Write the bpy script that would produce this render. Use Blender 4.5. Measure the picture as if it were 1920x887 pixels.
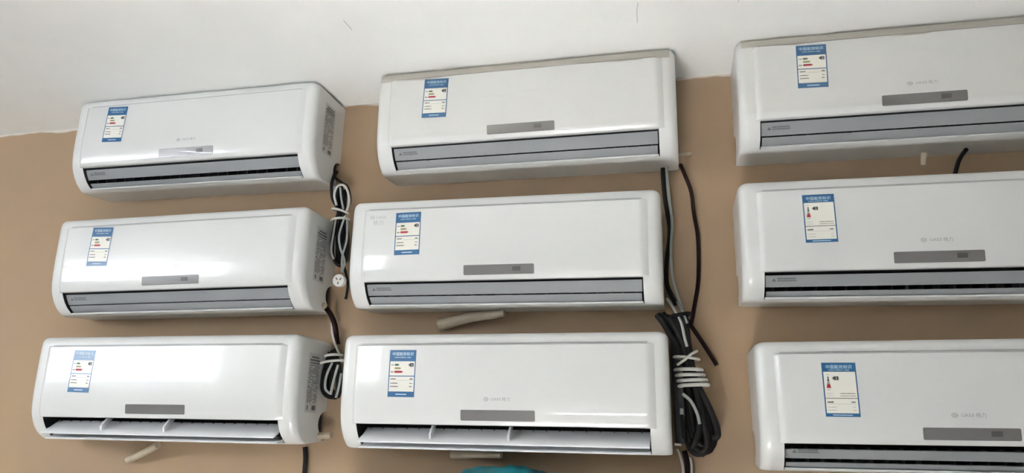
import bpy, bmesh, math, random
from mathutils import Vector, Matrix

scene = bpy.context.scene
for o in list(bpy.data.objects):
    bpy.data.objects.remove(o, do_unlink=True)
COL = scene.collection
random.seed(7)

# ------------------------------------------------------------------ camera
# wall plane is y = 0, the room lies at y < 0, z = 0 is near eye height
F_PX, CX, CY, CZ, PITCH, YAW, ROLL = 1346.262, 1.41635, -1.79844, -0.05607, 0.26685, -0.22787, 0.02207
_cp, _sp, _cy, _sy, _cr, _sr = (math.cos(PITCH), math.sin(PITCH), math.cos(YAW), math.sin(YAW), math.cos(ROLL), math.sin(ROLL))
FWD = Vector((_sy * _cp, _cy * _cp, _sp))
_r = Vector((_cy, -_sy, 0)); _u = _r.cross(FWD)
RIGHT = _cr * _r + _sr * _u
UP = -_sr * _r + _cr * _u
CAM = Vector((CX, CY, CZ))
cd = bpy.data.cameras.new('camera'); cam = bpy.data.objects.new('camera', cd); COL.objects.link(cam)
cd.sensor_fit = 'HORIZONTAL'; cd.sensor_width = 36; cd.lens = F_PX / 1920 * 36; cd.clip_start = .02
m = Matrix((RIGHT, UP, -FWD)).transposed().to_4x4(); m.translation = CAM
cam.matrix_world = m
scene.camera = cam


def px(x, y, d):
    """photo pixel -> point at distance d in front of the wall"""
    v = RIGHT * ((x - 960) / F_PX) + UP * ((443.5 - y) / F_PX) + FWD
    t = (-d - CAM.y) / v.y
    return CAM + v * t


# ------------------------------------------------------------------ light
vs = scene.view_settings
vs.view_transform = 'Standard'; vs.look = 'None'; vs.exposure = 2.78; vs.gamma = 1.0; vs.use_curve_mapping = False
world = bpy.data.worlds.new('world'); scene.world = world; world.use_nodes = True
bg = world.node_tree.nodes['Background']
bg.inputs[0].default_value = (.80, .90, 1.0, 1); bg.inputs[1].default_value = .125


def area(name, loc, target, sx, sy, power, col):
    l = bpy.data.lights.new(name, 'AREA'); l.shape = 'RECTANGLE'; l.size = sx; l.size_y = sy
    l.energy = power; l.color = col
    o = bpy.data.objects.new(name, l); COL.objects.link(o)
    o.location = loc; o.rotation_euler = (Vector(target) - Vector(loc)).to_track_quat('-Z', 'Z').to_euler()
    return o


# daylight filling the two high windows of the front wall
area('daylight_window', (-2.35, -2.88, .47), (-2.35, 0, .47), 1.5, .62, 6.6, (.84, .91, 1.0))
area('daylight_slit_window', (-.57, -2.88, .47), (-.57, 0, .47), .28, .62, 1.0, (.84, .91, 1.0))
sl = bpy.data.lights.new('sun', 'SUN'); sl.energy = 64; sl.angle = math.radians(.6); sl.color = (1.0, .985, .955)
sun = bpy.data.objects.new('sun', sl); COL.objects.link(sun)
sun.rotation_euler = Vector((-.04, .743, -.669)).to_track_quat('-Z', 'Z').to_euler()   # through the added front opening onto the floor

# ------------------------------------------------------------------ materials
MATS = {}


def mat(name, col, rough=.5, metal=0., spec=.5, coat=0., bump=0., bscale=60., var=0., vscale=4., var_col=None):
    if name in MATS:
        return MATS[name]
    mt = bpy.data.materials.new(name); mt.use_nodes = True
    nt = mt.node_tree; b = nt.nodes['Principled BSDF']
    c = tuple(col) + (1,)
    b.inputs['Base Color'].default_value = c
    b.inputs['Roughness'].default_value = rough; b.inputs['Metallic'].default_value = metal
    b.inputs['Specular IOR Level'].default_value = spec
    b.inputs['Coat Weight'].default_value = coat; b.inputs['Coat Roughness'].default_value = .06
    tc = nt.nodes.new('ShaderNodeTexCoord')
    if var > 0:
        n = nt.nodes.new('ShaderNodeTexNoise'); n.inputs['Scale'].default_value = vscale; n.inputs['Detail'].default_value = 5
        nt.links.new(tc.outputs['Object'], n.inputs['Vector'])
        mx = nt.nodes.new('ShaderNodeMix'); mx.data_type = 'RGBA'
        ramp = nt.nodes.new('ShaderNodeMapRange'); ramp.inputs[1].default_value = .35; ramp.inputs[2].default_value = .68
        nt.links.new(n.outputs[0], ramp.inputs[0]); nt.links.new(ramp.outputs[0], mx.inputs[0])
        v2 = var_col if var_col else tuple(x * (1 - var) for x in col)
        mx.inputs[6].default_value = c; mx.inputs[7].default_value = tuple(v2) + (1,)
        nt.links.new(mx.outputs[2], b.inputs['Base Color'])
    if bump > 0:
        n = nt.nodes.new('ShaderNodeTexNoise'); n.inputs['Scale'].default_value = bscale; n.inputs['Detail'].default_value = 4
        nt.links.new(tc.outputs['Object'], n.inputs['Vector'])
        bp = nt.nodes.new('ShaderNodeBump'); bp.inputs['Strength'].default_value = bump; bp.inputs['Distance'].default_value = .004
        nt.links.new(n.outputs[0], bp.inputs['Height']); nt.links.new(bp.outputs[0], b.inputs['Normal'])
    MATS[name] = mt
    return mt


def film_mat(name, tint, gloss, rough):
    mt = bpy.data.materials.new(name); mt.use_nodes = True
    nt = mt.node_tree; nt.nodes.clear()
    out = nt.nodes.new('ShaderNodeOutputMaterial'); mix = nt.nodes.new('ShaderNodeMixShader')
    tr = nt.nodes.new('ShaderNodeBsdfTransparent'); gl = nt.nodes.new('ShaderNodeBsdfGlossy')
    tr.inputs[0].default_value = tuple(tint) + (1,)
    gl.inputs['Roughness'].default_value = rough
    mix.inputs[0].default_value = gloss; nt.links.new(tr.outputs[0], mix.inputs[1]); nt.links.new(gl.outputs[0], mix.inputs[2])
    nt.links.new(mix.outputs[0], out.inputs[0])
    return mt


M_SHELL = mat('white_abs', (.66, .663, .652), .30, coat=.25, var=.02, vscale=6)
M_PANEL = mat('white_gloss_panel', (.66, .663, .655), .26, coat=.6, bump=.05, bscale=9)
_mp = M_PANEL.node_tree.nodes.new('ShaderNodeMapping'); _mp.inputs['Scale'].default_value = (.35, 1, 9)   # faint horizontal ripple of moulded plastic
for _n in M_PANEL.node_tree.nodes:
    if _n.type == 'TEX_NOISE':
        M_PANEL.node_tree.links.new([q for q in M_PANEL.node_tree.nodes if q.type == 'TEX_COORD'][0].outputs['Object'], _mp.inputs[0])
        M_PANEL.node_tree.links.new(_mp.outputs[0], _n.inputs['Vector'])
M_VANE = mat('silver_vane', (.27, .28, .29), .55, spec=.35)
M_VANE_W = mat('white_vane', (.78, .79, .81), .35)
M_DARK = mat('dark_outlet_notch_shade', (.018, .018, .02), .7)
M_GAP_SHADE = mat('gap_shade_grey', (.33, .33, .33), .6)
M_FIN = mat('fin_grey', (.10, .10, .105), .6)
M_DISP = mat('smoked_display', (.235, .23, .228), .16, metal=.35, coat=.3)
M_RECV = mat('receiver_dark', (.05, .048, .046), .3)
M_LOGO = mat('grey_logo', (.30, .31, .32), .4, metal=.3)
M_LOGO_S = mat('silver_logo', (.86, .87, .88), .12, metal=.5)
M_PRINT = mat('grey_print', (.12, .125, .13), .6)
M_BLUE = mat('label_blue', (.020, .115, .270), .30, coat=.2)
M_PAPER = mat('label_paper', (.78, .76, .69), .35, coat=.2)
M_INK = mat('label_ink', (.06, .065, .07), .5)
M_LINE = mat('label_faint_ink', (.34, .33, .31), .5)
M_PALE = mat('label_pale_print', (.62, .80, .90), .4)
M_GREEN = mat('label_green', (.05, .14, .07), .5)
M_OLIVE = mat('label_olive', (.30, .28, .12), .5)
M_RED = mat('label_red', (.40, .015, .03), .5)
M_PLATE = mat('rating_plate', (.52, .51, .50), .35)
M_PLATE_INK = mat('rating_ink', (.12, .115, .12), .5)
M_STEEL = mat('galvanised', (.55, .55, .54), .4, metal=.8)
M_BLACK = mat('black_rubber', (.009, .008, .008), .55, spec=.25)
M_BROWN = mat('dark_brown_rubber', (.016, .005, .004), .6, spec=.2)
M_CORD = mat('pale_cord', (.55, .54, .50), .5)
M_CORD_G = mat('grey_cord', (.36, .38, .36), .5)
M_HOSE = mat('beige_hose', (.50, .42, .31), .55, var=.2, vscale=30)
M_PLUG = mat('white_plug', (.72, .72, .70), .4)
M_TEAL = mat('teal_plastic', (.012, .26, .32), .35, var=.35, vscale=25, coat=.2)
M_FILM = film_mat('clear_film', (.985, .98, .97), .06, .12)
M_FOLD = film_mat('folded_film', (.86, .825, .78), .10, .25)
M_CEIL = mat('ceiling_white', (.87, .875, .86), .85, bump=.10, bscale=18, var=.035, vscale=5)
M_FLOOR = mat('floor_tile', (.58, .585, .59), .45)
M_ROOMW = mat('room_wall_white', (.60, .60, .585), .85, bump=.1, bscale=14, var=.12, vscale=3)


def wall_mat():
    mt = mat('wall_tan', (.40, .275, .165), .82, bump=.14, bscale=11, var=.16, vscale=3.2, var_col=(.355, .255, .165))
    nt = mt.node_tree; b = nt.nodes['Principled BSDF']
    # ragged white ceiling paint lapping over the top of the tan paint
    tc = [n for n in nt.nodes if n.type == 'TEX_COORD'][0]
    sep = nt.nodes.new('ShaderNodeSeparateXYZ'); nt.links.new(tc.outputs['Object'], sep.inputs[0])
    n = nt.nodes.new('ShaderNodeTexNoise'); n.inputs['Scale'].default_value = 7; n.inputs['Detail'].default_value = 6
    nt.links.new(tc.outputs['Object'], n.inputs['Vector'])
    ma = nt.nodes.new('ShaderNodeMath'); ma.operation = 'MULTIPLY_ADD'; ma.inputs[1].default_value = .030
    nt.links.new(n.outputs[0], ma.inputs[0]); nt.links.new(sep.outputs[2], ma.inputs[2])
    mr = nt.nodes.new('ShaderNodeMapRange'); mr.inputs[1].default_value = .879; mr.inputs[2].default_value = .883
    nt.links.new(ma.outputs[0], mr.inputs[0])
    mx = nt.nodes.new('ShaderNodeMix'); mx.data_type = 'RGBA'
    src = b.inputs['Base Color'].links[0].from_socket
    nt.links.new(mr.outputs[0], mx.inputs[0]); nt.links.new(src, mx.inputs[6]); mx.inputs[7].default_value = (.62, .58, .52, 1)
    nt.links.new(mx.outputs[2], b.inputs['Base Color'])
    return mt


M_WALL = wall_mat()


# ------------------------------------------------------------------ mesh helpers
class MB:
    def __init__(s):
        s.v = []; s.f = []

    def quad(s, a, b, c, d):
        n = len(s.v); s.v += [tuple(a), tuple(b), tuple(c), tuple(d)]; s.f.append((n, n + 1, n + 2, n + 3)); return s

    def poly(s, pts):
        n = len(s.v); s.v += [tuple(p) for p in pts]; s.f.append(tuple(range(n, n + len(pts)))); return s

    def box(s, x0, x1, y0, y1, z0, z1):
        n = len(s.v)
        s.v += [(x, y, z) for z in (z0, z1) for y in (y0, y1) for x in (x0, x1)]
        for f in ((0, 2, 3, 1), (4, 5, 7, 6), (0, 1, 5, 4), (2, 6, 7, 3), (0, 4, 6, 2), (1, 3, 7, 5)):
            s.f.append(tuple(n + i for i in f))
        return s

    def grid(s, rows, close_u=False):
        n = len(s.v); w = len(rows[0])
        for r in rows:
            s.v += [tuple(p) for p in r]
        for i in range(len(rows) - 1):
            for j in range(w if close_u else w - 1):
                k = (j + 1) % w
                s.f.append((n + i * w + j, n + i * w + k, n + (i + 1) * w + k, n + (i + 1) * w + j))
        return s

    def loft(s, rows):
        """closed section rows lofted, with end caps"""
        n = len(s.v); w = len(rows[0]); s.grid(rows, True)
        s.f.append(tuple(n + j for j in reversed(range(w))))
        e = n + (len(rows) - 1) * w
        s.f.append(tuple(e + j for j in range(w)))
        return s

    def tube(s, pts, r, sides=9, smooth_steps=6, r_end=None):
        p = spline(pts, smooth_steps) if smooth_steps else [Vector(q) for q in pts]
        t0 = (p[1] - p[0]).normalized()
        up = Vector((0, 0, 1)) if abs(t0.z) < .9 else Vector((1, 0, 0))
        nrm = (up - t0 * up.dot(t0)).normalized(); rows = []
        for i, q in enumerate(p):
            t = (p[min(i + 1, len(p) - 1)] - p[max(i - 1, 0)])
            if t.length < 1e-9:
                t = t0
            t.normalize()
            nrm = nrm - t * nrm.dot(t)
            nrm = nrm.normalized() if nrm.length > 1e-6 else Vector((1, 0, 0))
            b = t.cross(nrm)
            rr = r if r_end is None else r + (r_end - r) * i / (len(p) - 1)
            rows.append([q + (nrm * math.cos(a) + b * math.sin(a)) * rr for a in [2 * math.pi * k / sides for k in range(sides)]])
        return s.loft(rows)

    def build(s, name, material, parent=None, smooth=False, angle=35, bevel=0.):
        me = bpy.data.meshes.new(name); me.from_pydata(s.v, [], s.f)
        bm = bmesh.new(); bm.from_mesh(me)
        bmesh.ops.remove_doubles(bm, verts=bm.verts, dist=1e-6)
        bmesh.ops.recalc_face_normals(bm, faces=bm.faces)
        bm.to_mesh(me); bm.free()
        if smooth:
            me.polygons.foreach_set('use_smooth', [True] * len(me.polygons))
            me.set_sharp_from_angle(angle=math.radians(angle))
        me.materials.append(material)
        o = bpy.data.objects.new(name, me); COL.objects.link(o)
        if parent:
            o.parent = parent
        if bevel:
            b = o.modifiers.new('bevel', 'BEVEL'); b.width = bevel; b.segments = 2; b.limit_method = 'ANGLE'
        return o


def spline(pts, k):
    p = [Vector(q) for q in pts]
    if len(p) < 3:
        return p
    out = []
    for i in range(len(p) - 1):
        a = p[i - 1] if i > 0 else p[0] * 2 - p[1]
        b, c = p[i], p[i + 1]
        d = p[i + 2] if i + 2 < len(p) else p[-1] * 2 - p[-2]
        for j in range(k):
            t = j / k
            out.append(.5 * ((2 * b) + (c - a) * t + (2 * a - 5 * b + 4 * c - d) * t * t + (-a + 3 * b - 3 * c + d) * t ** 3))
    out.append(p[-1])
    return out


def tag(o, label, cat, group=None):
    o['label'] = label; o['category'] = cat
    if group:
        o['group'] = group
    return o


def empty(name, loc, label, cat, group=None):
    o = bpy.data.objects.new(name, None); COL.objects.link(o); o.location = loc
    o.empty_display_size = .05
    return tag(o, label, cat, group)


def struct(o):
    o['kind'] = 'structure'
    return o


TEXT_CACHE = {}


def text_tris(body, size):
    """flat glyph triangles of the built-in font, centred on x, baseline 0"""
    key = (body, size)
    if key not in TEXT_CACHE:
        cu = bpy.data.curves.new('glyphs', 'FONT'); cu.body = body; cu.size = size; cu.align_x = 'CENTER'; cu.resolution_u = 2
        ob = bpy.data.objects.new('glyphs', cu); COL.objects.link(ob)
        bpy.context.view_layer.update()
        dg = bpy.context.evaluated_depsgraph_get()
        me = bpy.data.meshes.new_from_object(ob.evaluated_get(dg))
        TEXT_CACHE[key] = ([tuple(v.co) for v in me.vertices], [tuple(p.vertices) for p in me.polygons])
        bpy.data.objects.remove(ob); bpy.data.curves.remove(cu); bpy.data.meshes.remove(me)
    return TEXT_CACHE[key]


# ------------------------------------------------------------------ the room
CEIL_Z, FLOOR_Z = .872, -1.75
X0, X1, Y0 = -3.6, 4.6, -2.9
struct(MB().box(X0 - .15, X1 + .15, 0, .15, FLOOR_Z, CEIL_Z).build('wall_back', M_WALL))
struct(MB().box(X0 - .15, X1 + .15, Y0 - .15, .15, CEIL_Z, CEIL_Z + .12).build('ceiling', M_CEIL))
struct(MB().box(X0 - .15, X1 + .15, Y0 - 2.5, .15, FLOOR_Z - .1, FLOOR_Z).build('floor', M_FLOOR))
struct(MB().box(X0 - .15, X0, Y0, 0, FLOOR_Z, CEIL_Z).build('wall_left', M_ROOMW))
struct(MB().box(X1, X1 + .15, Y0, 0, FLOOR_Z, CEIL_Z).build('wall_right', M_ROOMW))
wf = MB()   # front wall around two windows and an opening added for the sun patch
YF = Y0 - .15
for xa, xb, za, zb in ((X0, -3.1, FLOOR_Z, CEIL_Z), (-3.1, -1.6, FLOOR_Z, .16), (-3.1, -1.6, .78, CEIL_Z), (-1.6, -.71, FLOOR_Z, CEIL_Z),
                       (-.71, -.43, FLOOR_Z, .16), (-.71, -.43, .78, CEIL_Z), (-.43, .70, FLOOR_Z, CEIL_Z), (.70, 1.24, FLOOR_Z, -.78), (.70, 1.24, -.31, CEIL_Z), (1.24, X1, FLOOR_Z, CEIL_Z)):
    wf.box(xa, xb, YF, Y0, za, zb)
struct(wf.build('wall_front', M_ROOMW))
struct(MB().box(X0, -.25, YF - 1.1, YF, .80, .86).build('added_canopy_1', M_ROOMW))   # unseen canopy added outside to keep sun out of the two high windows

# unseen table added to shade part of the ceiling from the sunlit floor
tb = empty('added_shade_table', (.19, -1.28, FLOOR_Z), 'unseen wooden table added on the floor to shade part of the ceiling', 'table')
M_WOOD = mat('shade_table_wood', (.20, .13, .08), .5, var=.3, vscale=8)
MB().box(-.62, .53, -.62, .06, .72, .75).build('shade_table_top', M_WOOD, tb, bevel=.004)
for tx in (-.57, .42):
    for ty in (-.57, .01):
        MB().box(tx - .025, tx + .025, ty - .025, ty + .025, 0, .72).build('shade_table_leg', M_WOOD, tb)

# ------------------------------------------------------------------ air conditioners
W, H = .777, .2866
XL, XR = .0465, W - .0445           # side limits of louver opening and front panel
Z_PT, Z_L, Z_B = .2572, .0772, .0228
PROF = [(0, .2866), (.08, .2866), (.150, .2866), (.160, .2858), (.1665, .2835), (.1705, .2795), (.1731, .2735), (.1739, .266), (.1742, Z_PT),
        (.1743, .235), (.1743, .20), (.1740, .165), (.1730, .13), (.1707, .105), (.1680, .090), (.1642, Z_L), (.1590, .066), (.1510, .0525),
        (.1400, .0395), (.1275, .0295), (.1170, Z_B), (.1060, .0196), (.0900, .0200), (.0600, .0222), (.0300, .0242), (0, .0260)]


def shell_d(z):
    pts = [p for p in PROF if p[0] > .09 and p[1] < .2868]
    for a, b in zip(pts, pts[1:]):
        if b[1] <= z <= a[1] and a[1] != b[1]:
            t = (a[1] - z) / (a[1] - b[1]); return a[0] + (b[0] - a[0]) * t
    return pts[-1][0]


PROUD = .0075


def S(x, z, off=0.):
    """point on the front panel's face"""
    return (x, -(shell_d(z) + PROUD + off), z)


def shrink(p, e):
    d, z = p
    k = .62 if z > H / 2 else .16
    return (d * (1 - e / .19), H / 2 + (z - H / 2) * (1 - k * e / (H / 2)))


def make_shell():
    r = .022
    st = []
    for a in (0, 12, 25, 40, 55, 72, 90):
        x = r - r * math.cos(math.radians(a)); e = r - r * math.sin(math.radians(a)); st.append((x, e))
    st = st + [(XL, 0)] + [(XL + (XR - XL) * i / 4, 0) for i in (1, 2, 3)] + [(XR, 0)] + [(W - x, e) for x, e in reversed(st)]
    mb = MB(); rows = []
    for x, e in st:
        rows.append([(x, -d, z) for d, z in (shrink(p, e) for p in PROF)])
    n = len(PROF)
    for r_ in rows:
        mb.v += r_
    iL = PROF.index((.1642, Z_L)); iB = PROF.index((.1170, Z_B))
    for i in range(len(rows) - 1):
        inside = st[i][0] >= XL - 1e-6 and st[i + 1][0] <= XR + 1e-6
        for j in range(n - 1):
            if inside and iL <= j < iB:
                continue
            mb.f.append((i * n + j, (i + 1) * n + j, (i + 1) * n + j + 1, i * n + j + 1))
    # flat cheeks with the round pipe cut-out bitten out of the rear edge
    for x, e in (st[0], st[-1]):
        pr = [shrink(p, e) for p in PROF]
        zc, rb = .072, .030
        bite = []
        for k in range(11):
            a = math.radians(-70 + 160 * k / 10)
            bite.append((.006 + rb * 1.15 * math.cos(a), zc + rb * math.sin(a)))
        pts = [(x, -d, z) for d, z in pr[:-1]]
        pts += [(x, -.014, pr[-1][1])] + [(x, -d, z) for d, z in bite] + [(x, 0, zc + rb)]
        mb.poly(pts)
    return mb


def curve_vane(x0, x1, z_hi, z_lo, sink, th, steps=6):
    """vane whose face follows the curve of the casing"""
    out, inn = [], []
    for k in range(steps + 1):
        z = z_hi + (z_lo - z_hi) * k / steps
        d = shell_d(z) - sink
        out.append((d, z)); inn.append((d - th, z + th * .35))
    sec = out + inn[::-1]
    return MB().loft([[(x, -d, z) for d, z in sec] for x in (x0, x0 + (x1 - x0) / 2, x1)])


def plate_vane(x0, x1, back, front, th, lip=0.):
    (db, zb), (df, zf) = back, front
    v = Vector((df - db, zf - zb)).normalized(); nrm = Vector((v.y, -v.x)) * th
    mid = ((db + df) / 2 , (zb + zf) / 2 - .003)
    sec = [(db, zb), mid, (df, zf), (df + v.x * .002, zf - th * .6), (df + nrm.x * 0, zf - th * 1.2), (mid[0], mid[1] - th), (db, zb - th)]
    return MB().loft([[(x, -d, z) for d, z in sec] for x in (x0, x1)])


def rounded_rect(cx, cz, w, h, r, n=4):
    pts = []
    for sx, sz, a0 in ((1, 1, 0), (-1, 1, 90), (-1, -1, 180), (1, -1, 270)):
        for k in range(n + 1):
            a = math.radians(a0 + 90 * k / n)
            pts.append((cx + sx * (w / 2 - r) + r * math.cos(a), cz + sz * (h / 2 - r) + r * math.sin(a)))
    return pts


def slab(pts, lo, hi):
    """closed outline pressed onto the panel face, from offset lo to hi"""
    return MB().loft([[S(x, z, lo) for x, z in pts], [S(x, z, hi) for x, z in pts]])


def flat_text(mb, body, size, place, sx=1.):
    v, f = text_tris(body, size); n = len(mb.v)
    mb.v += [tuple(place(x * sx, y)) for x, y, _ in v]
    mb.f += [tuple(n + i for i in q) for q in f]


def emblem(mb, place, r):
    """ring with an open G inside"""
    def arc(r0, r1, a0, a1, n, sx=1.25):
        for k in range(n):
            a = math.radians(a0 + (a1 - a0) * k / n); b = math.radians(a0 + (a1 - a0) * (k + 1) / n)
            mb.quad(place(r0 * math.cos(a) * sx, r0 * math.sin(a)), place(r1 * math.cos(a) * sx, r1 * math.sin(a)),
                    place(r1 * math.cos(b) * sx, r1 * math.sin(b)), place(r0 * math.cos(b) * sx, r0 * math.sin(b)))
    arc(r * .78, r, 0, 360, 20)
    arc(r * .28, r * .52, 40, 340, 12)
    mb.quad(place(.1 * r, -.12 * r), place(1.0 * r, -.12 * r), place(1.0 * r, .10 * r), place(.1 * r, .10 * r))


PROTO = {}


def shared(key, fn):
    """one mesh for all alike parts"""
    if key not in PROTO:
        PROTO[key] = fn(); return PROTO[key]
    c = PROTO[key].copy(); COL.objects.link(c); return c


def part(key, parent, fn):
    o = shared(key, fn); o.parent = parent
    return o


def panel_mesh():
    zs = [Z_PT, .2545, .235, .21, .185, .16, .135, .11, .092, Z_L + .0008]
    mb = MB()

    def row(z, off_edge):
        s = shell_d(z) - .001; f = shell_d(z) + PROUD
        xs = [(XL - .009, s), (XL - .004, s + (f - s) * .75), (XL + .002, f), (XL + .006, f), (XL + .2, f), (W / 2, f), (XR - .2, f), (XR - .007, f), (XR - .003, f),
              (XR + .003, s + (f - s) * .80), (XR + .016, s)]
        return [(x, -(d - off_edge), z) for x, d in xs]
    rows = [[(x, y, z) for x, y, z in [(p[0], min(p[1] + .009, -(shell_d(Z_PT) - .002)), Z_PT + .004) for p in row(Z_PT, 0)]]]
    rows += [row(z, 0) for z in zs]
    # rounded lower edge, then the underside running back to the louvers
    low = row(Z_L + .0008, 0)
    rows.append([(p[0], p[1] + .0015, Z_L - .0008) for p in low])
    rows.append([(p[0], max(p[1] + .006, -.163), Z_L - .0010) for p in low])
    rows.append([(min(max(p[0], XL + .001), XR - .001), -.132, Z_L - .0010) for p in low])
    mb.grid(rows)
    return mb


def old_label(parent, x0, z0, rot):
    lab = build_label(parent, x0, z0, rot)
    box, P, sub = lab
    sub('header_band', M_BLUE, [(0, 66, 82.5, 109)], 1)
    sub('footer_band', M_BLUE, [(0, 66, 0, 12.5)], 1)
    sub('border', M_BLUE, [(0, 2.2, 12.5, 82.5), (63.8, 66, 12.5, 82.5), (2.2, 63.8, 47, 49)], 1)
    sub('green_arrow', M_GREEN, [(14, 22, 72, 76.5)], 1, tips=[(22, 26, 72, 76.5)])
    sub('olive_arrow', M_OLIVE, [(14, 27, 64, 68.5)], 1, tips=[(27, 31, 64, 68.5)])
    sub('red_arrow', M_RED, [(14, 31, 55.5, 60.5)], 1, tips=[(31, 36, 55.5, 60.5)])
    sub('grade_arrow', M_INK, [(53, 61, 70, 78.5)], 1, tips=[(53, 48, 70, 78.5)])
    m1 = MB(); flat_text(m1, '2', 7.5, lambda x, y: P(57 + x, 71.7 + y, .5)); m1.build('grade_digit', M_PAPER, box)
    print_lines(box, P, [(5, 12, 73, 75.5), (5, 12, 56.5, 59.5), (5.5, 18, 40, 43.2), (53, 60.5, 40, 43.2), (5.5, 24, 30.5, 33), (53.5, 60, 30.5, 33), (5.5, 25, 23, 25.5), (53, 60, 23, 25.5)],
                [(19, 62, 38.2, 38.8)])
    header(box, P, 96.5, 9.0, 90.2, (20, 46, 5, 7.4))


def new_label(parent, x0, z0, rot):
    box, P, sub = build_label(parent, x0, z0, rot)
    sub('header_band', M_BLUE, [(0, 66, 90.5, 109)], 1)
    sub('footer_band', M_BLUE, [(0, 66, 0, 7)], 1)
    sub('border', M_BLUE, [(0, 2.4, 7, 90.5)], 1); sub('border', M_BLUE, [(63.6, 66, 7, 90.5)], 1)
    sub('divider', M_INK, [(2.4, 63.6, 36.2, 37.4)], 1)
    # tower graphic: dark tip, grey middle, red foot
    m = MB()
    for q in ([(8.6, 72), (12.8, 72), (12.2, 76), (9.2, 76)], [(9.4, 76.5), (12.0, 76.5), (12.0, 80.5), (9.4, 80.5)]):
        m.poly([P(x, y, .4) for x, y in q])
    m.build('tower_tip', M_INK, box)
    MB().poly([P(x, y, .4) for x, y in ((8.0, 65.5), (13.4, 65.5), (12.8, 72), (8.6, 72))]).build('tower_middle', M_LINE, box)
    MB().poly([P(x, y, .4) for x, y in ((6.5, 57.5), (15, 57.5), (13.5, 65.5), (8.0, 65.5))]).build('tower_foot', M_RED, box)
    sub('grade_arrow', M_INK, [(22.5, 31, 73.5, 81)], 1, tips=[(22.5, 18.5, 73.5, 81)])
    m1 = MB(); flat_text(m1, '2', 7.0, lambda x, y: P(26.5 + x, 74.7 + y, .5)); m1.build('grade_digit', M_PAPER, box)
    print_lines(box, P, [(8, 13, 84, 85.2), (7.5, 13, 53.5, 55), (31, 61, 45.6, 47.4), (31, 61, 41, 42.4), (5.5, 17, 27.5, 31), (51, 59, 28, 30.5)],
                [(5, 18, 45.8, 47), (5, 18, 41.2, 42.3), (5.5, 60, 25.3, 25.7), (5.5, 22, 18.5, 20), (53, 59, 18.5, 20), (5.5, 22, 12.5, 14), (53, 59, 12.5, 14)])
    header(box, P, 97.2, 8.6, 92.4, (14, 50, 2.6, 4.4))


def build_label(parent, x0, z0, rot):
    c, s_ = math.cos(rot), math.sin(rot)

    def P(u, v, off):      # u right and v up in millimetres from the lower left corner, off in tenths above the panel
        lx, lz = u * .001, (v - 109) * .001
        return S(x0 + lx * c - lz * s_, z0 + lx * s_ + lz * c, .0003 + off * .0006)
    rows = [[P(u, v, 0) for u in (0, 22, 44, 66)] for v in [109 * k / 10 for k in range(11)]]
    box = MB().grid(rows).build('energy_label', M_PAPER, parent)

    def sub(name, material, rects, lvl, tips=()):
        mb = MB()
        for a, b, lo, hi in rects:
            n = max(1, int((hi - lo) / 12))
            for k in range(n):
                l, h = lo + (hi - lo) * k / n, lo + (hi - lo) * (k + 1) / n
                mb.quad(P(a, l, .4 * lvl), P(b, l, .4 * lvl), P(b, h, .4 * lvl), P(a, h, .4 * lvl))
        for a, b, lo, hi in tips:
            mb.poly([P(a, lo, .4), P(b, (lo + hi) / 2, .4), P(a, hi, .4)])
        return mb.build(name, material, box)
    return box, P, sub


def print_lines(box, P, dark, faint):
    """rows of fine print too small to read"""
    rnd = random.Random(3)
    for name, rects, mt in (('print_rows', dark, M_INK), ('faint_print_rows', faint, M_LINE)):
        mb = MB()
        for a, b, lo, hi in rects:
            if hi - lo < .9:
                mb.quad(P(a, lo, .4), P(b, lo, .4), P(b, hi, .4), P(a, hi, .4)); continue
            x = a; w = (hi - lo) * .72
            while x < b - .4:        # small strokes of uneven height, like a line of tiny characters
                h = rnd.uniform(.62, 1.0)
                mb.quad(P(x, lo, .4), P(min(x + w, b), lo, .4), P(min(x + w, b), lo + (hi - lo) * h, .4), P(x, lo + (hi - lo) * h, .4))
                x += w + .45
        mb.build(name, mt, box)['kind'] = 'stuff'


def header(box, P, v, size, v2, foot):
    m = MB(); flat_text(m, '中国能效标识', size, lambda x, y: P(33 + x, v + y, .8))
    flat_text(m, 'CHINA ENERGY LABEL', 4.1, lambda x, y: P(33 + x, v2 + y, .8))
    m.build('header_lettering', M_PALE, box)
    m = MB(); a, b, lo, hi = foot; x = a; rnd = random.Random(5)
    while x < b:
        m.quad(P(x, lo, .8), P(x + 1.6, lo, .8), P(x + 1.6, lo + (hi - lo) * rnd.uniform(.7, 1), .8), P(x, hi, .8)); x += 2.1
    m.build('footer_lettering', M_PALE, box)['kind'] = 'stuff'


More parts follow.
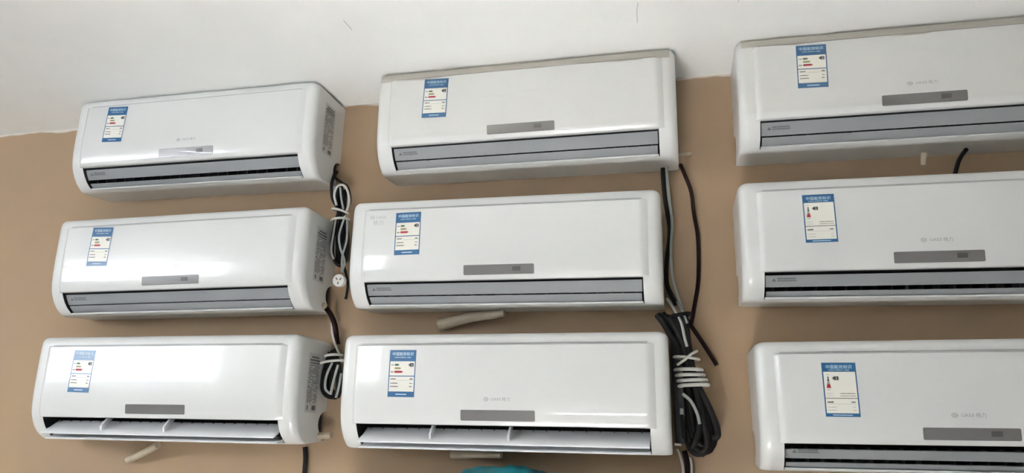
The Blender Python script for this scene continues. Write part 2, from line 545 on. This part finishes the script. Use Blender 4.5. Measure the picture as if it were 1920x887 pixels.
def side_plate(parent):
    def Q(d, z, off=.0004):
        return (W + off, -d, z)
    d0, d1, z0, z1 = .058, .118, .098, .246     # d1 is the front edge

    def mk():
        return MB().quad(Q(d1, z0), Q(d0, z0), Q(d0, z1), Q(d1, z1)).build('rating_plate', M_PLATE)
    p = part('rating_plate', parent, mk)

    def mk2():
        rnd = random.Random(11); mb = MB(); z = z1 - .008
        for h, w0, w1 in ((.0045, .2, .85), (.005, .08, .92), (.0035, .1, .9)):
            mb.quad(Q(d1 - w0 * .06, z - h, .0008), Q(d1 - w1 * .06, z - h, .0008), Q(d1 - w1 * .06, z, .0008), Q(d1 - w0 * .06, z, .0008)); z -= h + .003
        while z > z0 + .024:
            h = .0021
            x = d1 - .004
            while x > d0 + .006:
                w = rnd.uniform(.003, .011)
                if rnd.random() < .80:
                    mb.quad(Q(x, z - h, .0008), Q(max(x - w, d0 + .004), z - h, .0008), Q(max(x - w, d0 + .004), z, .0008), Q(x, z, .0008))
                x -= w + .0018
            z -= h + .0019
        for a, b in ((d1 - .008, d1 - .014), (d0 + .026, d0 + .008)):
            mb.quad(Q(a, z0 + .006, .0008), Q(b, z0 + .006, .0008), Q(b, z0 + .017, .0008), Q(a, z0 + .017, .0008))
        return mb.build('print_rows', M_PLATE_INK)
    o = shared('rating_print', mk2); o.parent = p; o['kind'] = 'stuff'


def air_conditioner(pos, roll, label, lab=(.13, .248, 0.), kind='closed', label_kind='old', gaps=(.0045, .0035), logo=True, corner_logo=False, receiver=True):
    root = empty('air_conditioner', (pos[0], 0, pos[1]), label, 'air conditioner', 'air conditioners hung on the tan wall')
    root.rotation_euler = (0, -roll, 0)
    part('casing', root, lambda: make_shell().build('casing', M_SHELL, smooth=True, angle=40))
    part('mounting_plate', root, lambda: MB().box(.05, W - .05, -.004, -.0005, .03, H - .02).build('mounting_plate', M_STEEL))
    def gap_shade():  # grey strip painting the shadow gap along the panel's top edge
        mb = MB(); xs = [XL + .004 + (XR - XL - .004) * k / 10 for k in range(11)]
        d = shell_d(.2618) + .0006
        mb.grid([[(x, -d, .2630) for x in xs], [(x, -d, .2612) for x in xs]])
        return mb.build('panel_gap_shade', M_GAP_SHADE)
    part('panel_gap_shade', root, gap_shade)
    part('front_panel', root, lambda: panel_mesh().build('front_panel', M_PANEL, smooth=True, angle=50))

    def outlet():
        sec = [(.1590, Z_L - .0012), (.095, Z_L - .0012), (.070, .060), (.072, .034), (.1165, Z_B)]
        mb = MB().grid([[(x, -d, z) for d, z in sec] for x in (XL, W / 2, XR)])
        side = [(.1642, Z_L), (.159, .066), (.151, .0525), (.14, .0395), (.1275, .0295), (.117, Z_B), (.072, .034), (.07, .06), (.095, Z_L)]
        for x in (XL, XR):
            mb.poly([(x, -d, z) for d, z in side])
        return mb.build('air_outlet', M_DARK)
    ot = part('air_outlet', root, outlet)

    def fins():
        mb = MB()
        for k in range(22):
            x = XL + .02 + k * (XR - XL - .04) / 21
            mb.box(x - .001, x + .001, -.122, -.085, .038, .070)
        return mb.build('guide_fins', mat('fin_black', (.045, .045, .047), .6))
    f = shared('fins', fins); f.parent = ot; f['kind'] = 'stuff'
    g1, g2 = gaps
    if kind == 'closed':
        zt = Z_L - .0018 - g1; zm = .0465
        up = part(('vane_u', gaps), root, lambda: curve_vane(XL + .003, XR - .003, zt, zm, .0080, .004).build('air_vane', M_VANE, smooth=True, angle=40))
        part(('vane_l', gaps), root, lambda: curve_vane(XL + .0045, XR - .0045, zm - g2, .0275, .0070, .004).build('air_vane', M_VANE, smooth=True, angle=40))

        def warn():
            mb = MB()
            V = lambda x, z: (x, -(shell_d(z) - .0080 + .0004), z)
            za, zb_ = .0645, .0575
            mb.poly([V(.062, zb_), V(.072, zb_), V(.067, za)])
            rnd = random.Random(2)
            for zr in (.0618, .0575):
                x = .074
                while x < .112:
                    w = rnd.uniform(.002, .004)
                    mb.quad(V(x, zr), V(x + w, zr), V(x + w, zr + .0030), V(x, zr + .0030)); x += w + .0007
            return mb.build('warning_print', M_PRINT)
        wpr = shared('warn', warn); wpr.parent = up; wpr['kind'] = 'stuff'
    else:
        up = part('vane_open', root, lambda: plate_vane(XL + .010, XR - .002, (.118, .0685), (.1720, .0392), .0042).build('air_vane', M_VANE_W, smooth=True, angle=40))
        part('vane_low', root, lambda: plate_vane(XL + .004, XR - .004, (.112, .0375), (.1480, .0262), .0045).build('air_vane', M_VANE_W, smooth=True, angle=40))
        for xa in (.232, .418):
            def arm(xa=xa):
                sec = [(.128, .0755), (.148, .0755), (.166, .0560), (.163, .0440), (.150, .0500)]
                return MB().loft([[(x, -d, z) for d, z in sec] for x in (xa - .0028, xa + .0028)]).build('vane_arm', M_VANE_W, bevel=.0008)
            o = shared(('arm', xa), arm); o.parent = up

    def lip():
        sec = [(.1170, Z_B + .0045), (.1225, Z_B + .0040), (.1235, Z_B), (.1190, Z_B - .0016), (.113, Z_B - .0005), (.112, Z_B + .003)]
        return MB().loft([[(x, -d, z) for d, z in sec] for x in (XL + .002, XR - .002)]).build('base_lip', M_SHELL, smooth=True, angle=50)
    part('base_lip', root, lip)
    for xr in (.012, W - .012):  # dark plates painting the shade inside the side pipe notches
        part(('notch_shade', xr), root, lambda xr=xr: MB().box(xr - .002, xr + .002, -.064, -.006, .042, .112).build('notch_shade_plate', M_DARK))
    # display window with the remote receiver behind it
    dx, dz, dw, dh = .3074 + .0865, .0866 + .01185, .173, .0237
    dsp = part('display', root, lambda: slab(rounded_rect(dx, dz, dw, dh, .0028), -.001, .0009).build('display_window', M_DISP, bevel=.0004))
    if receiver:
        r = shared('receiver', lambda: slab(rounded_rect(dx + .044, dz + .001, .020, .0105, .001), .0005, .00115).build('infrared_receiver', M_RECV)); r.parent = dsp
    if logo:
        def lg():
            mb = MB(); cx, cz = .392, .1315
            emblem(mb, lambda x, y: S(cx - .0245 + x, cz + .0028 + y, .0005), .0048)
            flat_text(mb, 'GREE', .0085, lambda x, y: S(cx - .0015 + x, cz + y, .0005), 1.25)
            flat_text(mb, '格力', .0100, lambda x, y: S(cx + .0225 + x, cz - .0006 + y, .0005))
            return mb.build('logo', M_LOGO)
        part('logo', root, lg)
    if corner_logo:
        def lg2():
            mb = MB(); cx, cz = .080, .236
            emblem(mb, lambda x, y: S(cx - .0170 + x, cz + .0030 + y, .0005), .0052)
            flat_text(mb, 'GREE', .0110, lambda x, y: S(cx + .0065 + x, cz - .0010 + y, .0005), 1.1)
            flat_text(mb, '格力', .0145, lambda x, y: S(cx + x, cz - .0165 + y, .0005))
            return mb.build('corner_logo', M_LOGO_S)
        part('corner_logo', root, lg2)
    (old_label if label_kind == 'old' else new_label)(root, *lab)
    side_plate(root)
    return root


def film(root, seed, amount):
    """thin clear shipping film over casing top and panel, wrinkled"""
    rnd = random.Random(seed)
    creases = [(rnd.uniform(.20, .35), rnd.uniform(.5, .75), rnd.uniform(.16, .235), rnd.uniform(-.02, .05)) for _ in range(5)]
    zs = [.2835, .280, .275, .268, .262, .257] + [.257 - .0045 * k for k in range(1, 38)]
    nx = 110; rows = []
    for z in zs:
        row = []
        for i in range(nx + 1):
            x = .006 + (W - .012) * i / nx
            e = max(0, .022 - x, x - (W - .022)); base = shell_d(z) - e * .3
            inside = XL - .004 < x < XR + .004 and z < .258
            off = .0012 + (PROUD if inside else 0)
            if z > .256:
                off += .0045 * amount * (1 - abs((z - .268) / .0155)) * (.6 + .4 * math.sin(x * 9 + seed))
            for a, b, zc, sl in creases:
                if a < x < b:
                    t = (x - a) / (b - a); zz = zc + sl * t + .006 * math.sin(t * 7)
                    off += amount * .0030 * math.sin(math.pi * t) * math.exp(-((z - zz) / .0028) ** 2)
            row.append((x, -(base + off), z))
        rows.append(row)
    o = MB().grid(rows).build('protective_film', M_FILM, root, smooth=True, angle=180)
    o['label'] = 'wrinkled clear shipping film'
    rows = []
    for k in range(7):
        row = []
        for i in range(91):
            t = i / 90; x = .012 + (W - .024) * t
            lo = .2560 + .004 * math.sin(t * 6.5 + seed) + .002 * math.sin(t * 21)
            z = .2836 + (lo - .2836) * k / 6
            row.append((x, -(shell_d(z) + .0068 + .0012 * math.sin(t * 17 + k)), z))
        rows.append(row)
    f = MB().grid(rows).build('film_fold', M_FOLD, root, smooth=True, angle=180)
    f['label'] = 'beige tinted double fold of the film'
    return o


AC = {}
AC[11] = air_conditioner((-.2947, .5840), -.0009, 'white wall air conditioner under the ceiling, black-and-white cord bundle hanging from its side notch', (.1173, .2537, -.0409), gaps=(.0035, .0085))
AC[12] = air_conditioner((.6616, .5825), .0006, 'white wall air conditioner under the ceiling with wrinkled clear film across its front', (.1357, .2526, -.0336), gaps=(.002, .003), logo=False)
AC[13] = air_conditioner((1.5803, .5848), -.004, 'white wall air conditioner under the ceiling with a drain stub and black cable beneath it', (.1347, .2512, -.0251), gaps=(.002, .003))
AC[21] = air_conditioner((-.2823, .2142), .0086, 'white wall air conditioner with a dark brown tube hanging out of its side notch', (.1296, .255, -.0373), gaps=(.0035, .0025))
AC[22] = air_conditioner((.6142, .2227), -.0053, 'white wall air conditioner with closed louvers and a beige drain hose sticking out underneath', (.1264, .2483, .0117), gaps=(.0035, .003), logo=False, corner_logo=True)
AC[23] = air_conditioner((1.5651, .2228), -.0054, 'white wall air conditioner with tower-graphic energy label, hung under the one with drain stub', (.1335, .2444, .0052), label_kind='new', gaps=(.0055, .0085))
AC[31] = air_conditioner((-.2709, -.1179), .0035, 'white wall air conditioner with open louver and a beige pipe stub at its side', (.1287, .2488, -.0243), kind='open', logo=False, corner_logo=True, receiver=False)
AC[32] = air_conditioner((.6216, -.1189), .0027, 'white wall air conditioner with open louver, beside the black cable coil tied with pale cord', (.129, .2467, -.0059), kind='open', corner_logo=True, receiver=False)
AC[33] = air_conditioner((1.5805, -.1417), .009, 'white wall air conditioner with tower-graphic energy label and wide black gap above its louver', (.1298, .239, -.0051), label_kind='new', gaps=(.0105, .0085))
AC[42] = air_conditioner((.6216, -.462), 0, 'white wall air conditioner carrying a crumpled teal plastic bag on its top', kind='closed')
film(AC[12], 4, 1.0)
film(AC[13], 9, .6)


# ------------------------------------------------------------------ cords, hoses and pipes
def under(x, y, d, z):
    q = px(x, y, d); q.z = z      # same place across the wall, at a known height
    return q


def path(*pts):
    return [px(*p) for p in pts]


def tube_part(name, mt, parent, pts, r, **k):
    return MB().tube(pts, r, **k).build(name, mt, parent, smooth=True, angle=60)


def local(o):
    """children were built in world space: keep them there under an Empty that has a location"""
    for c in o.children:
        c.matrix_parent_inverse = Matrix.Translation(o.location).inverted()
    return o


def ring(cx, cy, d, rx, rd, tilt, r, name, mt, parent):
    """cord wrapped round a bundle: an ellipse around a vertical axis"""
    c = px(cx, cy, d); pts = []
    for k in range(17):
        a = 2 * math.pi * k / 16
        pts.append(c + Vector((rx * math.cos(a), rd * math.sin(a), tilt * math.cos(a))))
    return tube_part(name, mt, parent, pts, r, smooth_steps=2, sides=7)


# cord bundle beside unit 21, coming from unit 11
b = empty('power_cord_bundle', px(640, 400, .05), 'black and pale power cords looped and tied, hanging between two air conditioners, white plug below', 'cord bundle')
tube_part('black_cord', M_BLACK, b, path((632, 322, .030), (628, 332, .045), (641, 343, .060), (652, 352, .062), (656, 378, .060), (645, 400, .055), (640, 450, .055), (645, 492, .05)), .0042)
tube_part('black_cord', M_BLACK, b, path((629, 322, .030), (622, 345, .055), (623, 372, .060), (634, 395, .058), (628, 420, .055), (622, 460, .052), (628, 490, .050), (640, 498, .05), (650, 480, .05), (652, 440, .05), (644, 405, .05)), .0045)
tube_part('black_cord', M_BLACK, b, path((640, 350, .050), (646, 375, .05), (640, 400, .045), (632, 440, .045), (634, 480, .042), (642, 494, .045)), .0042)
tube_part('black_cord', M_BLACK, b, path((634, 352, .048), (632, 380, .05), (642, 402, .045), (648, 440, .042), (646, 480, .042)), .0042)
tube_part('black_cord', M_BLACK, b, path((638, 395, .038), (638, 440, .036), (640, 490, .036)), .0050)
for q in range(4):
    tube_part('black_cord', M_BLACK, b, path((630 + 6 * q, 356, .040), (632 + 5 * q, 380, .042), (636 + 2 * q, 404, .040), (626 + 8 * q, 440, .038), (624 + 8 * q, 475, .036), (632 + 4 * q, 496, .036)), .0046)
tube_part('pale_cord', M_CORD, b, path((631, 385, .068), (627, 365, .070), (634, 348, .072), (648, 350, .070), (655, 375, .068), (650, 396, .060)), .0034)
tube_part('pale_cord', M_CORD_G, b, path((638, 352, .066), (640, 372, .066), (644, 392, .062)), .0030)
tube_part('pale_cord', M_CORD_G, b, path((630, 408, .068), (625, 440, .066), (621, 470, .062), (626, 486, .060)), .0030)
tube_part('pale_cord', M_CORD_G, b, path((647, 405, .068), (636, 440, .066), (638, 465, .062), (646, 490, .058), (641, 512, .056)), .0030)
tube_part('pale_cord', M_CORD_G, b, path((651, 412, .062), (650, 450, .060), (642, 480, .058), (641, 510, .055)), .0030)
ring(638, 396, .055, .022, .020, -.006, .0034, 'tie_wrap', M_CORD, b)
ring(638, 413, .055, .024, .020, .002, .0034, 'tie_wrap', M_CORD, b)
pc = px(640, 528, .055)
pl = MB(); rows = []
for yy, rr in ((.000, .012), (.003, .0165), (.014, .0175), (.018, .0165), (.0185, .014)):
    rows.append([pc + Vector((rr * math.cos(a), -yy, rr * math.sin(a))) for a in [2 * math.pi * k / 18 for k in range(18)]])
pl.loft(rows)
plug = pl.build('plug', M_PLUG, b, smooth=True, angle=40)
for ax, az, an in ((-.005, .004, 40), (.006, .003, -40), (.000, -.008, 0)):
    mb = MB(); c0 = pc + Vector((ax, -.0188, az)); u = Vector((math.cos(math.radians(an)), 0, math.sin(math.radians(an))))
    v = Vector((-u.z, 0, u.x))
    mb.loft([[c0 + u * (s1 * .0012) + v * (s2 * .0035) + Vector((0, -dy, 0)) for s1, s2 in ((-1, -1), (1, -1), (1, 1), (-1, 1))] for dy in (-.002, .0006)])
    mb.build('pin', M_RECV, plug)
tube_part('black_tail', M_BLACK, b, path((645, 498, .04), (652, 530, .035), (650, 552, .03), (648, 561, .03)), .0036)
local(b)

# brown tube out of unit 21 and the coil it ends in behind unit 31 / 32
b = empty('drain_tube', px(612, 575, .03), 'dark brown tube with a beige end hanging from an air conditioner side notch', 'tube')
tube_part('tube', M_BROWN, b, path((606, 569, .030), (611, 577, .036), (620, 590, .038), (628, 610, .026), (631, 632, .014), (633, 646, .010)), .0070)
tube_part('end_collar', M_HOSE, b, path((603, 571, .046), (609, 574, .050)), .0085, smooth_steps=0)
local(b)
b = empty('coiled_cord', px(622, 700, .05), 'coil of black and grey cords tucked behind an open-louver air conditioner', 'cord bundle')
tube_part('pale_cord', M_CORD, b, path((622, 606, .014), (624, 630, .028), (632, 655, .034), (640, 672, .036)), .0032)
for k, (ox, oy, d) in enumerate(((0, 0, .050), (5, 4, .042), (10, -3, .036), (-3, 6, .044), (7, 8, .030), (14, 2, .048))):
    tube_part('black_cord', M_BLACK, b, path((618 + ox * .5, 660 + oy, d), (610 + ox, 690 + oy, d), (606 + ox, 718 + oy, d), (614 + ox, 738 + oy * .6, d), (628 + ox * .5, 742 + oy * .3, d), (634 + ox * .4, 715 + oy, d), (630 + ox * .4, 680 + oy, d), (622 + ox * .4, 658 + oy, d)), .0045)
tube_part('grey_cord', M_CORD_G, b, path((623, 680, .062), (612, 705, .062), (610, 728, .060), (618, 738, .058)), .0034)
tube_part('grey_cord', M_CORD_G, b, path((634, 684, .064), (626, 712, .064), (620, 740, .060)), .0036)
tube_part('grey_cord', M_CORD_G, b, path((640, 700, .060), (636, 722, .058), (630, 746, .056)), .0034)
ring(626, 667, .046, .022, .022, .002, .0036, 'tie_wrap', M_CORD, b)
ring(624, 679, .046, .030, .024, .004, .0036, 'tie_wrap', M_CORD, b)
local(b)

# beige pipe stubs and drain hoses
o = MB().tube(path((590, 817, .030), (605, 817, .031), (621, 816, .032)), .0085, sides=14).build('pipe_stub', M_HOSE, None, smooth=True, angle=50)
tag(o, 'beige pipe stub poking out of the side notch of an open-louver air conditioner', 'pipe')
o = MB().tube([under(946, 585, .052, .2345), under(922, 588, .046, .2310)] + path((890, 594, .035), (850, 603, .022), (824, 610, .019)), .0090, sides=14, r_end=.0165).build('drain_hose', M_HOSE, None, smooth=True, angle=50)
tag(o, 'beige drain hose flaring out below an air conditioner with dark grey display', 'hose')
o = MB().tube([under(296, 836, .056, -.1075)] + path((268, 850, .034), (240, 862, .014)), .0095, sides=14).build('drain_hose', M_HOSE, None, smooth=True, angle=50)
tag(o, 'short beige drain hose slanting down beneath an open-louver air conditioner with a pipe stub', 'hose')
o = MB().tube([under(940, 852, .085, -.1075), under(900, 854, .066, -.1080), under(848, 856, .044, -.1100)], .0068, sides=14, r_end=.0115).build('drain_hose', M_HOSE, None, smooth=True, angle=50)
tag(o, 'short pale drain hose under an open-louver air conditioner, above the teal bag', 'hose')
o = MB().tube(path((1733, 287, .050), (1732, 296, .048), (1731, 310, .046)), .0075, sides=14, r_end=.0055).build('drain_stub', M_HOSE, None, smooth=True, angle=50)
tag(o, 'small pale drain stub under an air conditioner, beside a short black cable', 'hose')
o = MB().tube(path((1812, 280, .070), (1803, 292, .050), (1796, 306, .035), (1790, 330, .020), (1786, 350, .015)), .0048).build('cable', M_BLACK, None, smooth=True)
tag(o, 'short black cable dropping between two air conditioners beside a drain stub', 'cable')
o = MB().tube(path((572, 838, .012), (573, 860, .010), (571, 890, .010), (569, 930, .010)), .0065).build('cable', M_BLACK, None, smooth=True)
tag(o, 'thick black cable running down the wall below an open-louver air conditioner', 'cable')
o = MB().tube(path((1262, 291, .022), (1278, 290, .022), (1296, 288, .022)), .0045).build('pipe_stub', M_HOSE, None, smooth=True)
tag(o, 'thin beige pipe stub poking out beside the film-covered air conditioner', 'pipe')

# cables dropping from unit 12
o = MB().tube(path((1243, 308, .030), (1243, 330, .024), (1247, 375, .016), (1255, 420, .012), (1255, 450, .012), (1250, 490, .014), (1250, 530, .018), (1258, 552, .020), (1268, 572, .020)), .0058).build('cable', M_BLACK, None, smooth=True)
tag(o, 'black cable running down the wall behind a grey cable, between two air conditioners', 'cable')
o = MB().tube(path((1251, 308, .042), (1251, 330, .036), (1255, 375, .028), (1260, 420, .024), (1258, 470, .026), (1261, 520, .030), (1272, 560, .036), (1280, 578, .038)), .0036).build('cable', M_CORD_G, None, smooth=True)
tag(o, 'thin grey cable running down the wall alongside a black cable', 'cable')
o = MB().tube(path((1276, 309, .060), (1284, 328, .030), (1296, 360, .016), (1301, 400, .010), (1308, 440, .009), (1310, 480, .009), (1309, 530, .010), (1302, 575, .009), (1295, 612, .009)), .0050).build('cable', M_BROWN, None, smooth=True)
tag(o, 'dark reddish brown cable hanging in a bow on bare tan wall', 'cable')

# big coil beside unit 32
b = empty('cable_coil', px(1295, 720, .06), 'large black cable coil tied with turns of pale cord, hanging beside an open-louver air conditioner', 'cable coil')
rnd = random.Random(21)
loops = [((1232, 590, .050), (1254, 620, .055), (1278, 658, .060), (1290, 690, .060), (1304, 720, .060), (1326, 760, .062), (1344, 800, .060), (1343, 822, .056)),
         ((1262, 590, .060), (1274, 620, .066), (1284, 655, .070), (1295, 690, .072), (1312, 730, .070), (1334, 775, .068), (1346, 815, .064), (1334, 820, .056)),
         ((1242, 588, .046), (1268, 622, .050), (1284, 660, .052), (1290, 700, .054), (1296, 740, .054), (1292, 790, .054), (1294, 826, .052), (1310, 846, .050), (1332, 842, .05), (1338, 812, .05)),
         ((1270, 592, .056), (1282, 630, .058), (1286, 662, .060), (1286, 700, .062), (1288, 740, .060), (1292, 785, .058), (1300, 820, .056), (1320, 838, .054), (1336, 822, .054), (1330, 780, .05)),
         ((1238, 596, .060), (1260, 632, .066), (1284, 672, .070), (1300, 705, .074), (1310, 750, .072), (1318, 790, .070), (1326, 830, .066), (1318, 848, .06), (1300, 836, .058)),
         ((1285, 600, .050), (1290, 640, .050), (1296, 680, .052), (1304, 712, .056), (1318, 752, .058), (1330, 800, .058), (1324, 842, .054), (1304, 850, .05), (1290, 828, .048), (1290, 780, .046)),
         ((1250, 592, .046), (1274, 640, .046), (1288, 690, .048), (1300, 740, .048), (1312, 790, .048), (1316, 835, .048)),
         ((1256, 596, .066), (1278, 640, .070), (1290, 690, .076), (1304, 730, .076), (1312, 780, .074), (1306, 820, .070), (1298, 838, .062)),
         ((1278, 598, .046), (1284, 650, .046), (1292, 700, .050), (1300, 745, .052), (1304, 800, .052), (1312, 840, .050)),
         ((1290, 726, .066), (1294, 760, .066), (1300, 800, .064), (1310, 830, .060), (1324, 836, .058)),
         ((1300, 726, .064), (1314, 765, .064), (1324, 800, .062), (1330, 826, .060)),
         ((1308, 726, .054), (1330, 770, .056), (1340, 800, .054), (1336, 835, .052), (1314, 852, .050)),
         ((1246, 592, .056), (1262, 612, .060), (1276, 640, .064), (1284, 665, .064)),
         ((1276, 596, .064), (1284, 622, .068), (1290, 650, .070), (1292, 668, .070))]
for lp in loops:
    tube_part('black_cable', M_BLACK, b, path(*lp), .0078, sides=8)
tube_part('grey_cord', M_CORD_G, b, path((1251, 560, .050), (1264, 580, .062), (1277, 605, .074), (1284, 635, .080), (1288, 650, .080)), .0036)
tube_part('grey_cord', M_CORD_G, b, path((1270, 566, .044), (1281, 588, .058), (1288, 606, .064)), .0036)
tube_part('pale_cord', M_CORD, b, path((1270, 684, .078), (1283, 675, .088), (1296, 664, .088), (1307, 658, .076)), .0034)
ring(1287, 672, .060, .028, .026, -.003, .0036, 'cord_turn', M_CORD, b)
for k, (cx, cy) in enumerate(((1291, 694), (1294, 704), (1298, 714), (1301, 723))):
    ring(cx, cy, .060, .030 + .001 * k, .026, .0005 * k, .0044, 'cord_turn', M_CORD, b)
tube_part('grey_cord', M_CORD_G, b, path((1280, 739, .080), (1295, 752, .086), (1307, 775, .086), (1312, 795, .082)), .0038)
ring(1276, 592, .056, .022, .020, .004, .0046, 'cable_clip', M_BLACK, b)
local(b)
b = empty('insulated_pipe', px(1270, 740, .04), 'dark grey insulated pipe with metal end fittings behind the black cable coil', 'pipe')
tube_part('pipe', M_FIN, b, path((1268, 640, .016), (1271, 700, .016), (1274, 770, .016), (1279, 832, .016)), .0135, sides=14)
tube_part('end_fitting', M_STEEL, b, path((1278, 766, .088), (1278, 777, .088)), .0042, smooth_steps=0)
tube_part('tail', M_BLACK, b, path((1278, 778, .088), (1280, 800, .086), (1283, 822, .084)), .0042)
tube_part('end_fitting', M_STEEL, b, path((1265, 833, .034), (1278, 834, .034)), .0034, smooth_steps=0)
tube_part('pale_tail', M_CORD, b, path((1270, 842, .026), (1276, 856, .026), (1281, 880, .026), (1283, 910, .035)), .0034)
tube_part('pale_tail', M_CORD, b, path((1294, 858, .02), (1297, 872, .02), (1297, 890, .02), (1296, 915, .032)), .0030)
tube_part('tail', M_BROWN, b, path((1283, 845, .018), (1288, 866, .018), (1289, 890, .018), (1289, 915, .018)), .0060)
local(b)
o = MB().tube(path((1284, 594, .020), (1302, 620, .020), (1322, 650, .018), (1344, 685, .014)), .0052).build('tube', M_BROWN, None, smooth=True, angle=50)
tag(o, 'stiff dark brown tube end slanting away from the black cable coil', 'tube')

# ------------------------------------------------------------------ teal bag on the unit below
bx0, bx1 = .905, 1.192
rows = []
for j in range(17):
    v = j / 16; row = []
    for i in range(41):
        u = i / 40
        x = bx0 + (bx1 - bx0) * u; y = -.045 - .120 * v
        edge = max(0.0, min(1.0, u / .06)) ** .5 * max(0.0, math.cos(max(0, (u - .5) / .5) * math.pi / 2)) ** .30
        hgt = (.033 + .012 * math.sin(math.pi * min(1, u * 1.05))) * edge * (math.sin(math.pi * (v * .94 + .03)) ** .4)
        hgt += .0022 * math.sin(u * 23 + v * 7) * math.sin(v * 3.1) + .0014 * math.sin(u * 47 - v * 13)
        g = math.exp(-(((u - .72) / .09) ** 2 + ((v - .6) / .22) ** 2))
        hgt -= .012 * g * (1 + .5 * math.sin(u * 60))
        row.append((x, y, -.1752 + max(0.0, hgt)))
    rows.append(row)
bag = MB().grid(rows)
bag.poly([r[0] for r in rows] + [r[-1] for r in rows[::-1]])
bag = bag.build('plastic_bag', M_TEAL, None, smooth=True, angle=80)
tag(bag, 'crumpled teal plastic bag lying below an open-louver air conditioner', 'bag')

# ------------------------------------------------------------------ threads of cobweb on the ceiling
def ceil_pt(x, y, drop):
    v = RIGHT * ((x - 960) / F_PX) + UP * ((443.5 - y) / F_PX) + FWD
    t = (CEIL_Z - drop - CAM.z) / v.z
    return CAM + v * t


for pts, lb in ((((644, 38), (651, 46), (660, 56)), 'short slanting cobweb thread on white ceiling near the film-covered air conditioner'),
                (((1196, 6), (1194, 22), (1195, 43)), 'straight cobweb thread on white ceiling above the film-covered air conditioner'),
                (((1383, -4), (1385, 3)), 'tiny dark cobweb speck on white ceiling, farthest from the wall')):
    q = [ceil_pt(x, y, .0008) for x, y in pts]
    o = MB().tube(q, .0004, sides=5, smooth_steps=4).build('cobweb_thread', M_PRINT)
    tag(o, lb, 'cobweb', 'cobweb threads on the ceiling')
